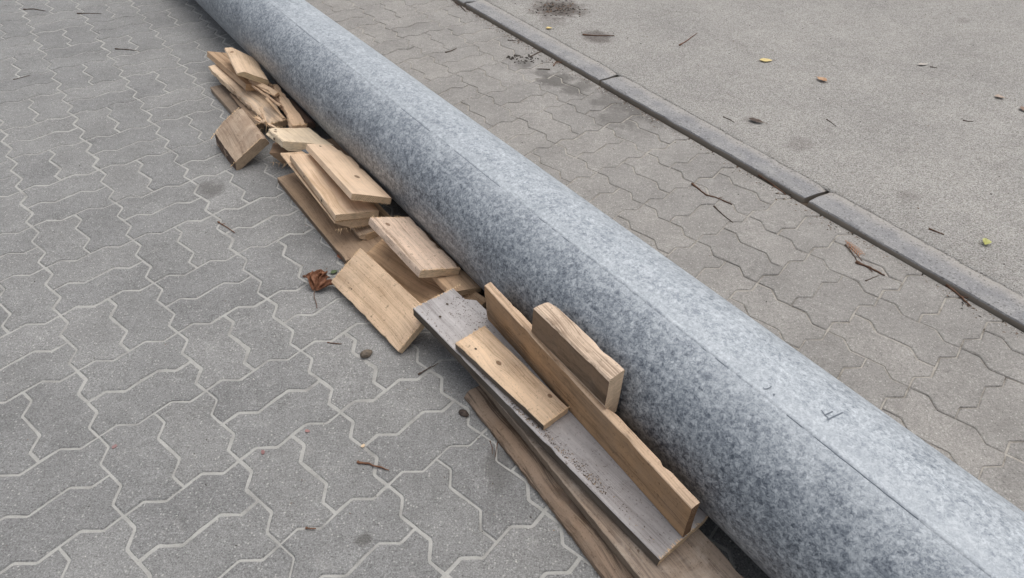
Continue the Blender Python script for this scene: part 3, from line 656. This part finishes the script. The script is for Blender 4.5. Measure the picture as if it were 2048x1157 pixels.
plank((-.9560, 2.4480, .104, -.70, .02, .3, .17, .024, .009), 'thin chipped lath lying across the torn pale plank just below the tan plank', (186, 152, 116), (128, 96, 72), cat='lath', name='lath', wob=.0012, chips=6, step=.006, rough=.002, fr='FN', frk=dict(per=10, ln=(.006, .016)))
plank((-.9050, 2.4250, .082, -1.02, 0, -.25, .24, .030, .012), 'dark narrow batten between the torn pale plank and the pipe', (136, 108, 84), (92, 70, 54), up=6, cat='batten', name='batten', wob=.001, chips=6, step=.008, rough=.002)
plank((-.8800, 2.2050, .085, -.62, .05, .2, .11, .020, .007), 'stubby split sliver poking left from under the cream block', (196, 162, 126), (140, 106, 80), cat='sliver', name='sliver', wob=.0014, chips=5, step=.006, rough=.003, fr='FN', frk=dict(per=10, ln=(.008, .02)), wprof=lambda t: (.008*t, .006*t))
plank((-1.0150, 2.4050, .035, -.98, 0, .1, .30, .050, .018), 'frayed brown batten low under the torn pale plank of the far stack', (150, 122, 96), (98, 76, 60), up=6, cat='batten', name='batten', wob=.0012, chips=6, rough=.003, fr='N', frk=dict(per=16, ln=(.008, .02)))
# --- offcuts by the cream block
fo = plank((-.9690, 2.1460, .0545, -.9329, .0865, .5485, .2230, .1520, .0350), 'squarish thick offcut with dark bark side, tilted on the paving left of the pile', (178, 152, 126), (124, 100, 80), up=8, cat='offcut', name='offcut', end=(170, 142, 112), fr='FN', frk=dict(edge=('T',), per=70, ln=(.002, .006)), ch=dict(LT=(.026, .0325), LB=(.002, .002), RT=(.014, .010)), wob=.0012, wood=dict(dirt=.4, contrast=.8, stain=((140, 116, 98), .5, 1)),
           cut=lambda x, y, t: (x+(max(0, -y)*.30*(1-t)**2+.006*(1-t)**4 if t < .5 else 0.), y))
# bark on the bevelled side
vs_, fs = [], []
nb = 26
for i in range(nb+1):
    t = i/nb; x = -.1115+.2230*t
    for k in range(7):
        u_ = k/6; y = -.0762+.0262*u_; z = -.0160+.0335*u_
        if t < .5: x2 = x+max(0, -y)*.30*(1-t)**2+.006*(1-t)**4
        else: x2 = x
        nn = .0014+.0022*noise.noise(Vector((x*70, u_*3, 7)))+.0012*noise.noise(Vector((x*190, u_*9, 3)))
        vs_.append((x2, y-.8*nn, z+.55*nn))
for i in range(nb):
    for k in range(6): a = i*7+k; fs.append((a, a+7, a+8, a+1))
bk_ = link('bark', mkmesh('bark', vs_, fs, [M_BARK], 50), fo); bk_.matrix_basis = Matrix()
plank((-.7375, 2.0799, .0934, -.8396, -.0336, -.2683, .1449, .146, .0330), 'palest cream block with knot holes lying across the pile next to the bark-sided offcut', (206, 182, 148), (172, 142, 108), cat='block', name='block', end=(218, 196, 160), rough=.008, chips=6, wob=.0016, wood=dict(dirt=.12, contrast=.7, knots=((-.045, -.058, .006),)), ch=dict(LB=(.012, .012), LT=(.004, .003)), skew=(.12, .45), holes=((-.06, -.05, .0165, .005, 'z'), (-.02, -.0735, .002, .006, 'y')), step=.009)
plank((-.7925, 2.1236, .042, -1.50, 0, -.12, .16, .0898, .038), 'round-bellied bark slab with frayed fibres under the cream block', (150, 118, 90), (100, 76, 58), up=4, cat='slab', name='slab', end=(148, 116, 86), fr='N', frk=dict(edge=('B',), per=26, ln=(.006, .022)), ch=dict(LB=(.040, .034), RB=(.040, .034)), rough=.002, wood=dict(dirt=.35, contrast=1.2))
plank((-.5900, 2.0550, .041, -.932, 0, 0, .26, .080, .022), 'board sunk in the dark gap between the cream block and the pipe', (160, 128, 98), (112, 86, 64), cat='board', name='board', wood=dict(dirt=.3))
ms = flat_mat('dark_grey_sheet', (96, 100, 104), .5, .2, 60)
o = link('scrap_sheet', board_mesh((.07, .05, .004), [ms, ms], 77, wprof=lambda t: (.02*t*t, .012*(1-t)), step=.008), None, pose((-.655, 1.975, .106, -.75, 0, -.25))); tag(o, 'dark grey flat scrap stuck between the cream block and the smooth planks', 'scrap')

# ------------------------------------------------------------------ litter
M_TWIG = flat_mat('brown_twig', (100, 76, 62), .85, .35, 140); M_TWIGD = flat_mat('dark_twig', (88, 76, 68), .85, .3, 140); M_TWIGR = flat_mat('reddish_stick', (116, 84, 66), .85, .3, 140)
def twig(pts, r, label, z=0., mat=None, side=0, cat='twig', name='twig', group='twigs fallen on the ground', lift=0.):
    rr = random.Random(int(abs(pts[0][0]*1000))+int(abs(pts[-1][1]*777)))
    r *= .78
    P = [Vector((x, y, z+r)) for x, y in pts]; path = []
    for i in range(len(P)-1):
        n = 6
        for k in range(n):
            q = P[i].lerp(P[i+1], k/n); q += Vector((rr.uniform(-1, 1), rr.uniform(-1, 1), 0))*r*.45; path.append(q)
    path.append(P[-1]); N = len(path)
    for i, q in enumerate(path): q.z += lift*math.sin(math.pi*i/(N-1))
    org = path[N//2].copy(); org.z = z
    vs_, fs = [], []; m = 6
    for i, q in enumerate(path):
        t = (path[min(i+1, N-1)]-path[max(i-1, 0)]).normalized(); s_ = t.cross(Vector((0, 0, 1))).normalized(); u_ = s_.cross(t)
        rad = r*(1.15-.5*i/(N-1))*(1+.25*rr.uniform(-1, 1)); rad *= 1.35 if i in (0, 1) else 1
        for k in range(m): a = 2*math.pi*k/m; vs_.append(q+s_*math.cos(a)*rad+u_*math.sin(a)*rad-org)
    for i in range(N-1):
        for k in range(m): k2 = (k+1) % m; fs.append((i*m+k, i*m+k2, (i+1)*m+k2, (i+1)*m+k))
    fs.append(tuple(range(m))); fs.append(tuple(reversed(range((N-1)*m, N*m))))
    for s in range(side):                                   # a broken side shoot
        i = rr.randrange(N//4, 3*N//4); q = path[i]; t = (path[i+1]-path[i]).normalized(); dv = (t*rr.uniform(.3, .8)+t.cross(Vector((0, 0, 1)))*rr.choice((-1, 1))).normalized()
        b0 = len(vs_)
        for st_, rd in ((0, r*.7), (1, r*.35)):
            c_ = q+dv*(st_*r*7); s_ = dv.cross(Vector((0, 0, 1))).normalized()
            for k in range(4): a = math.pi/2*k; vs_.append(c_+s_*math.cos(a)*rd+Vector((0, 0, 1))*math.sin(a)*rd-org)
        for k in range(4): k2 = (k+1) % 4; fs.append((b0+k, b0+k2, b0+4+k2, b0+4+k))
        fs.append((b0+4, b0+5, b0+6, b0+7))
    o = link(name, mkmesh(name, vs_, fs, [mat or M_TWIG], 60)); o.location = org; tag(o, label, cat, group); return o
T = twig
T([(-2.45, 3.443), (-2.408, 3.453), (-2.337, 3.431)], .0028, 'thin dark twig in the far left top corner of the paving', mat=M_TWIGD)
T([(-2.169, 3.41), (-2.11, 3.415), (-2.052, 3.413)], .0026, 'straight dark twig second from the left along the top edge of the paving', mat=M_TWIGD)
T([(-1.801, 3.001), (-1.751, 2.999), (-1.701, 2.991)], .0024, 'straight dark twig on open paving left of the far wood stack', mat=M_TWIGD)
T([(-2.069, 2.669), (-2.044, 2.69), (-2.024, 2.715)], .0018, 'fine pale-ended twig near the left edge of the photo', mat=M_TWIGD)
T([(-.913, 1.729), (-.889, 1.712), (-.843, 1.676)], .0022, 'bent brown twig lying over a joint left of the middle stack', side=1, mat=M_TWIGR)
T([(-.465, 1.228), (-.448, 1.226), (-.428, 1.225)], .0017, 'tiny brown stick just left of the grey snail-like nut shell', mat=M_TWIG)
T([(-.322, .873), (-.295, .869), (-.252, .855)], .0032, 'thick reddish-brown stick alone on the paving in the bottom middle', mat=M_TWIGR)
T([(-.396, .717), (-.386, .715), (-.376, .716)], .0022, 'very short brown stick lying in a joint at the bottom of the photo', mat=M_TWIGR)
T([(-.223, 1.129), (-.201, 1.148), (-.178, 1.167)], .0022, 'dark straight twig pointing under the far end of the grey-topped plank', mat=M_TWIGD)
T([(-.040, .940), (-.034, .922), (-.033, .905)], .0012, 'left of two hair-thin stalks beside the rough bottom plank', mat=M_TWIG)
T([(-.021, .944), (-.024, .922), (-.026, .897)], .0012, 'right of two hair-thin stalks beside the rough bottom plank', mat=M_TWIG)
T([(.602, 2.022), (.637, 1.954), (.666, 1.943), (.712, 1.902)], .0034, 'long kinked dark twig in a paver joint between pipe and kerb', side=1, mat=M_TWIG)
T([(.650, 1.893), (.669, 1.846), (.693, 1.801)], .0024, 'slim straight twig right below the long kinked one', mat=M_TWIGD)
T([(.845, 2.089), (.879, 2.033), (.906, 1.970)], .0034, 'long twig lying against the foot of the kerb near its broken joint', side=1)
T([(.875, 1.978), (.905, 1.972), (.933, 1.974)], .0018, 'short thin twig crossing the end of the one at the kerb foot', mat=M_TWIGD)
T([(1.017, 1.617), (1.049, 1.591), (1.079, 1.558)], .0042, 'stout brown stick beside the orange conifer sprig', side=1)
T([(1.014, 1.702), (1.021, 1.670), (1.023, 1.620)], .0024, 'left of two slim stalks running from the sprig to the stout stick', mat=M_TWIGD)
T([(1.024, 1.692), (1.033, 1.661), (1.038, 1.625)], .0018, 'right of two slim stalks running from the sprig to the stout stick')
T([(1.015, 1.533), (1.039, 1.547), (1.062, 1.559)], .0018, 'small curved twig just below the stout brown stick', mat=M_TWIGD)
T([(1.241, 1.525), (1.257, 1.485), (1.269, 1.435)], .0040, 'straight brown stick leaning out from the kerb foot on the right', side=1)
T([(1.327, 1.432), (1.336, 1.410), (1.343, 1.381)], .0026, 'rightmost twig against the foot of the kerb', mat=M_TWIG)
T([(-.341, 3.72), (-.311, 3.67), (-.277, 3.586)], .0036, 'dark twig at the kerb foot by the top edge of the photo', mat=M_TWIGD)
T([(.052, 3.041), (.079, 3.077), (.111, 3.119)], .0032, 'dark twig touching the kerb next to the crumbs of soil', mat=M_TWIGD)
T([(.139, 2.914), (.106, 2.917), (.080, 2.915)], .0022, 'thin twig lying across a paver just below the curled kerb twig', mat=M_TWIGD)
T([(-.331, 3.065), (-.306, 3.084), (-.285, 3.114)], .0030, 'twig in a joint close to the far part of the pipe', mat=M_TWIGD)
T([(-.054, 3.230), (-.038, 3.225), (-.016, 3.227)], .0022, 'short twig on the paving above the crumbs of soil', mat=M_TWIGD)
T([(.155, 2.951), (.168, 2.995), (.205, 2.990)], .0026, 'curled brown twig against the kerb', mat=M_TWIGR)
RZ = .0228
T([(.299, 3.26), (.369, 3.253), (.448, 3.259)], .0032, 'dark twig in a stain on the road near the kerb', RZ, M_TWIG)
T([(.742, 3.167), (.79, 3.229), (.848, 3.319)], .0030, 'reddish slanting stick on the road near the top of the photo', RZ, M_TWIGR)
T([(1.288, 1.767), (1.305, 1.752), (1.323, 1.738)], .0026, 'short brown twig on the road left of the yellow-green leaf', RZ)
T([(1.199, 2.476), (1.209, 2.452), (1.218, 2.421)], .0018, 'thin dark stalk in the middle of the road', RZ, M_TWIGD)
T([(.798, 2.472), (.817, 2.453), (.831, 2.430)], .0020, 'dark stalk on the road beside the kerb left of the dry scrap', RZ, M_TWIGD)
T([(1.829, 3.003), (1.84, 3.000), (1.855, 2.992)], .0022, 'dark stalk beside the pale grey leaf on the road', RZ, M_TWIGD)
T([(1.738, 2.500), (1.754, 2.492), (1.776, 2.494)], .0020, 'dark crooked stalk at the right side of the road', RZ, M_TWIGD)

def leaf_mat(name, rgb, rgb2):
    b = NB(name); v = b.coord(); n = b.noise(v, 70, 4, .6); return b.done(b.ramp(n, [(.35, lin(*rgb)), (.7, lin(*rgb2))]), .6, 0, b.bump(n, .001), .3)
def leaf(loc, L, W, rot, label, rgb, rgb2, z=0., curl=.25, seed=1, teeth=.06, stalk=True, name='leaf', fold=.4):
    rr = random.Random(seed); n, m = 14, 6; vs_, fs = [], []
    for i in range(n+1):
        t = i/n; wv = W*.5*(math.sin(math.pi*t**.85)**.8)*(1+teeth*math.sin(i*2.7))
        if i in (0, n): wv = .0004
        for j in range(-m//2, m//2+1):
            u_ = j/(m/2); x = (t-.5)*L; y = wv*u_
            zz = .002+abs(y)*fold+curl*L*(abs(t-.5)**1.7)+.0025*noise.noise(Vector((x*70+seed, y*70, seed)))
            vs_.append((x, y, max(.0006, zz)))
    k = m+1
    for i in range(n):
        for j in range(m): fs.append((i*k+j, i*k+j+1, (i+1)*k+j+1, (i+1)*k+j))
    me = mkmesh(name, vs_, fs, [leaf_mat('leaf_%d' % seed, rgb, rgb2)], 70)
    o = link(name, me); o.location = (loc[0], loc[1], z+.001); o.rotation_euler = (0, 0, rot); tag(o, label, 'leaf', 'fallen leaves')
    sd_ = o.modifiers.new('thickness', 'SOLIDIFY'); sd_.thickness = .0004
    if stalk:
        sv, sf = [], []
        for i in range(5):
            x = L*.5+i*L*.07
            for a in range(4): sv.append((x, math.cos(a*1.57)*.0006+.001*math.sin(i), .003+math.sin(a*1.57)*.0006+curl*L*.25*(1-i/5)))
        for i in range(4):
            for a in range(4): b2 = (a+1) % 4; sf.append((i*4+a, i*4+b2, i*4+4+b2, i*4+4+a))
        s = link('stalk', mkmesh('stalk', sv, sf, [M_TWIG]), o); s.matrix_basis = Matrix()
    return o
leaf((1.102, 3.018), .058, .036, .05, 'bright yellow leaf lying flat on the road', (206, 184, 118), (222, 202, 146), RZ, .08, 21, fold=.15)
leaf((1.290, 2.828), .050, .034, 2.2, 'orange-brown curled leaf with a white edge on the road', (168, 126, 94), (202, 172, 142), RZ, .35, 22)
leaf((1.431, 1.700), .036, .026, .9, 'small yellow-green folded leaf on the road at the right', (168, 168, 100), (198, 198, 140), RZ, .3, 23, fold=.7)
leaf((.142, 3.324), .034, .022, .2, 'tiny pale yellow leaf on the road by the kerb', (212, 188, 120), (226, 206, 150), RZ, .1, 24, stalk=False)
leaf((2.028, 2.605), .042, .028, 1.3, 'dull brown leaf cut by the right edge of the photo', (132, 110, 96), (154, 132, 116), RZ, .25, 25)
leaf((.916, 2.438), .060, .026, -.5, 'dark shrivelled leaf scrap on the road beside the kerb', (66, 54, 48), (110, 96, 86), RZ, .22, 26)
leaf((1.804, 3.023), .052, .022, .3, 'pale grey dry leaf on the road at the upper right', (172, 164, 156), (194, 188, 180), RZ, .1, 27, stalk=False, fold=.2)
leaf((1.986, 2.709), .040, .028, -.4, 'small tan leaf on the road near the right edge', (172, 152, 138), (186, 170, 156), RZ, .15, 28)
leaf((-.499, 1.568), .034, .020, 2.4, 'small red-brown leaf at the corner of the flat paving plank', (112, 66, 46), (150, 98, 74), 0, .4, 29, stalk=False, fold=.8)
# the big crumpled dry leaf: several curled lobes on one stem
root = bpy.data.objects.new('dry_leaf', None); COL.objects.link(root); root.location = (-.541, 1.460, 0); tag(root, 'crumpled red-brown dry leaf with a long stem beside the tilted light brown plank', 'leaf', 'fallen leaves')
ML = leaf_mat('dry_leaf', (98, 62, 44), (156, 112, 86))
for i, (ang, L_, W_, cu) in enumerate(((1.35, .085, .036, .045), (1.75, .080, .034, .05), (2.25, .070, .034, .045), (.85, .070, .030, .035), (.25, .080, .026, .02), (1.5, .060, .030, .06))):
    n, m = 10, 6; vs_, fs = [], []
    for a in range(n+1):
        t = a/n; wv = W_*.5*math.sin(math.pi*min(1, t*.92+.05))**.7
        for j in range(m+1):
            u_ = j/m*2-1; cur = u_*1.7
            y = wv*math.sin(cur)*.75; z = .004+wv*(1-math.cos(cur))*.8+cu*t*(1.25-t)+.004*noise.noise(Vector((t*6, u_*3, i*3.)))
            x = L_*t*(1-.25*t); y += .006*math.sin(t*6+i)
            vs_.append((x*math.cos(ang)-y*math.sin(ang), x*math.sin(ang)+y*math.cos(ang)-.035, z))
    for a in range(n):
        for j in range(m): q_ = a*(m+1)+j; fs.append((q_, q_+1, q_+m+2, q_+m+1))
    o = link('leaf_lobe', mkmesh('leaf_lobe', vs_, fs, [ML], 70), root); o.matrix_basis = Matrix(); md = o.modifiers.new('t', 'SOLIDIFY'); md.thickness = .0005
sv, sf = [], []
for i in range(9):
    t = i/8; c_ = Vector((.016*t-.004*math.sin(t*5), -.034-.072*t, .005-.003*t))
    for a in range(5): sv.append(c_+Vector((math.cos(a*1.257)*.0011, 0, math.sin(a*1.257)*.0011)))
for i in range(8):
    for a in range(5): b2 = (a+1) % 5; sf.append((i*5+a, i*5+b2, i*5+5+b2, i*5+5+a))
o = link('stem', mkmesh('stem', sv, sf, [M_TWIG], 60), root); o.matrix_basis = Matrix()
leaf((-.506, 1.503), .022, .014, .6, 'small green leaf bit tucked beside the crumpled dry leaf', (82, 98, 66), (104, 118, 84), 0, .2, 31, stalk=False)
# nut shells
def shell(loc, sx, sy, sz, rot, label, rgb, rgb2, seed):
    me = bpy.data.meshes.new('nut_shell'); bm = bmesh.new(); bmesh.ops.create_icosphere(bm, subdivisions=4, radius=1)
    for v in bm.verts:
        p = v.co.copy(); r = 1+.10*noise.noise(p*2.2+Vector((seed, 0, 0)))+.05*noise.noise(p*6)
        r -= .10*math.exp(-(p.y*7)**2)*(1 if p.z > 0 else 0)            # seam of the shell
        tip = max(0, p.x)**6*.22
        v.co = Vector((p.x*sx*(r+tip), p.y*sy*r, (p.z*r+.72)*sz)); v.co.z = max(v.co.z, 0.0003)
    bm.to_mesh(me); bm.free(); me.materials.append(leaf_mat('shell_%d' % seed, rgb, rgb2)); me.polygons.foreach_set('use_smooth', [True]*len(me.polygons))
    o = link('nut_shell', me); o.location = (loc[0], loc[1], 0); o.rotation_euler = (0, 0, rot); tag(o, label, 'shell', 'nut shells on the paving')
shell((-.360, 1.188), .015, .0115, .0085, .7, 'grey-brown nut shell on the paving below the tilted light brown plank', (76, 68, 60), (134, 122, 108), 3)
shell((-.104, 1.013), .0125, .0085, .0055, -.5, 'near-black flat nut shell on the paving beside the rough bottom plank', (44, 36, 33), (86, 74, 66), 8)
# conifer sprig
root = bpy.data.objects.new('conifer_sprig', None); COL.objects.link(root); root.location = (1.032, 1.690, 0); root.rotation_euler = (0, 0, -1.25); tag(root, 'small orange-brown dead conifer sprig by the kerb', 'sprig')
MS_ = flat_mat('dead_conifer', (168, 126, 98), .8, .25, 90)
def scale_branch(p0, ang, L, r):
    vs_, fs = [], []; n = 7
    for i in range(n+1):
        t = i/n; rad = r*(1-.6*t)*(1.35 if i % 2 else .8); c_ = Vector((p0[0]+math.cos(ang)*L*t, p0[1]+math.sin(ang)*L*t, .003+.002*math.sin(t*3)))
        for a in range(4): vs_.append(c_+Vector((-math.sin(ang)*math.cos(a*1.57)*rad, math.cos(ang)*math.cos(a*1.57)*rad, math.sin(a*1.57)*rad*.6)))
    for i in range(n):
        for a in range(4): b2 = (a+1) % 4; fs.append((i*4+a, i*4+b2, i*4+4+b2, i*4+4+a))
    o = link('branchlet', mkmesh('branchlet', vs_, fs, [MS_], 40), root); o.matrix_basis = Matrix()
scale_branch((-.035, 0), 0, .075, .0014)
for i in range(7):
    x = -.025+i*.0095
    for s in (-1, 1): scale_branch((x, 0), s*.75, .012+.012*math.sin((i+1)/8*3.1), .0015)
# pink flecks, wood chips
def flake(loc, r, label, rgb, z=0., seed=0, cat='flake', name='flake', group='small flakes on the paving'):
    rr = random.Random(seed); n = 9; vs_ = []; 
    for zz in (0, .0012):
        for i in range(n): a = 2*math.pi*i/n; q = r*rr.uniform(.7, 1.15); vs_.append((math.cos(a)*q*1.25, math.sin(a)*q*.8, zz+.0006))
    fs = [tuple(range(n, 2*n))]+[(i, (i+1) % n, n+(i+1) % n, n+i) for i in range(n)]
    o = link(name, mkmesh(name, vs_, fs, [flat_mat('flake_%d' % seed, rgb, .8, .15, 200)])); o.location = (loc[0], loc[1], z); o.rotation_euler = (0, 0, seed); tag(o, label, cat, group)
flake((-.858, .896), .0055, 'pinkish flake leftmost of the flakes on the paving', (150, 122, 120), .0005, 1)
flake((-.533, .892), .0050, 'dark pink flake beside a joint in the bottom left', (142, 108, 106), .0005, 2)
flake((-.450, .952), .0050, 'faint pink flake nearest to the pale wood chip', (160, 124, 120), .0005, 3)
flake((-.318, .916), .0048, 'pale wood chip lying in a joint above the thick reddish stick', (214, 190, 160), .0005, 4, 'wood chip', 'wood_chip')

# ------------------------------------------------------------------ uncountable fine litter
def crumbs(name, label, cat, mats, gen, n, seed):
    rr = random.Random(seed); vs_, fs, sl_ = [], [], []
    T4 = [Vector((1, 0, -.5)), Vector((-.6, .9, -.5)), Vector((-.5, -.9, -.4)), Vector((.1, 0, .9)), Vector((.7, .7, .3))]
    for _ in range(n):
        g_ = gen(rr)
        if g_ is None: continue
        x, y, z, r, k, el = g_
        M = Euler((rr.uniform(-.4, .4), rr.uniform(-.4, .4), rr.uniform(0, 6.28))).to_matrix(); b0 = len(vs_)
        for p in T4: vs_.append(M @ Vector((p.x*r*el, p.y*r*rr.uniform(.7, 1.2), p.z*r*.7))+Vector((x, y, z+r*.25)))
        for f_ in ((0, 2, 1), (0, 4, 3), (4, 1, 3), (1, 2, 3), (2, 0, 3), (0, 1, 4)): fs.append(tuple(b0+i for i in f_)); sl_.append(k)
    o = link(name, mkmesh(name, vs_, fs, mats, None, sl_)); tag(o, label, cat, None, 'stuff')
MG = [flat_mat('white_grit', (206, 203, 197), .9, .1, 100), flat_mat('dark_grit', (74, 69, 64), .9, .3, 100), flat_mat('brown_grit', (120, 100, 84), .9, .3, 100)]
def g_pave(rr):
    b_ = rr.uniform(-6.5, 2.0); a = rr.uniform(-1.6, 2.08); p = LW(a, b_)
    off = (p-PIPE_P).dot(PEY)
    if -.2 < off < .02: return None
    k = rr.choice((0, 0, 1, 1, 2)); return (p.x, p.y, .0004, rr.uniform(.0008, .0019)*(1.5 if rr.random() < .12 else 1), k, rr.uniform(1, 1.6))
crumbs('grit', 'scattered pale and dark grit grains lying over the paving', 'grit', MG, g_pave, 3200, 3)
def g_kerbfoot(rr):
    b_ = rr.uniform(-3, 2.1); a = kerb_x(b_)-.012-abs(rr.gauss(0, .022)); p = LW(a, b_)
    return (p.x, p.y, .0004, rr.uniform(.0008, .0026), rr.choice((1, 2, 2, 0)), rr.uniform(1, 3.2))
crumbs('kerb_dirt', 'loose dirt, needles and soil crumbs along the foot of the kerb', 'dirt', MG, g_kerbfoot, 1500, 4)
def g_soil(rr):
    x, y = rr.choice(((-.005, 3.049), (.03, 2.985), (-.03, 3.03), (.05, 3.03)))
    return (x+rr.gauss(0, .018), y+rr.gauss(0, .012), .0004, rr.uniform(.002, .007), 1, rr.uniform(1, 1.8))
crumbs('soil_crumbs', 'little heap of dark soil crumbs on the paving near the kerb', 'soil', MG, g_soil, 60, 5)
def g_road(rr):
    b_ = rr.uniform(-5, 2.0); a = kerb_x(b_)+.16+rr.uniform(0, 3.2)**1.0; p = LW(a, b_, RZ)
    return (p.x, p.y, RZ+.0002, rr.uniform(.0012, .0034), rr.choice((0, 1, 1, 2)), rr.uniform(1, 1.7))
crumbs('road_grit', 'loose dark and pale grit scattered over the road', 'grit', MG, g_road, 900, 6)
def g_patch(rr):
    p = Vector((.19, 3.60, 0)); 
    return (p.x+rr.gauss(0, .06), p.y+rr.gauss(0, .05), RZ, rr.uniform(.002, .006), rr.choice((1, 2, 1)), rr.uniform(1, 2.5))
crumbs('needle_litter', 'dark patch of crumbled plant litter on the road by the kerb', 'litter', MG, g_patch, 160, 9)
MSW = [flat_mat('sawdust', (168, 148, 126), .95, .15, 100), flat_mat('dark_sawdust', (92, 80, 70), .95, .25, 100)]
Q1 = pose((.0747, .9861, .0796, -.8613, .0497, .0024)); 
def g_saw(rr):
    if rr.random() < .7:
        x = rr.uniform(-.05, .25) if rr.random() < .75 else rr.uniform(-.38, .38); y = -.0706+.004+abs(rr.gauss(0, .010))+max(0, x)*.03; p = Q1 @ Vector((x, y, .0137)); return (p.x, p.y, p.z, rr.uniform(.0005, .0014), rr.choice((0, 1, 1)), rr.uniform(1, 2.5))
    if rr.random() < .5:
        x = rr.uniform(-.38, -.24); y = rr.uniform(.0, .06); p = Q1 @ Vector((x, y, .0137)); return (p.x, p.y, p.z, rr.uniform(.0006, .0016), 1, rr.uniform(1, 2.))
    p = LW(0, 0); t = rr.uniform(-.1, 1.9); c_ = PIPE_P+PAX*t+PEY*rr.uniform(.2, .5); return (c_.x, c_.y, .0006, rr.uniform(.0006, .0016), rr.choice((0, 1)), rr.uniform(1, 3))
crumbs('sawdust', 'sawdust and crumbs on and around the grey-topped plank', 'sawdust', MSW, g_saw, 800, 8)
bpy.context.view_layer.update()
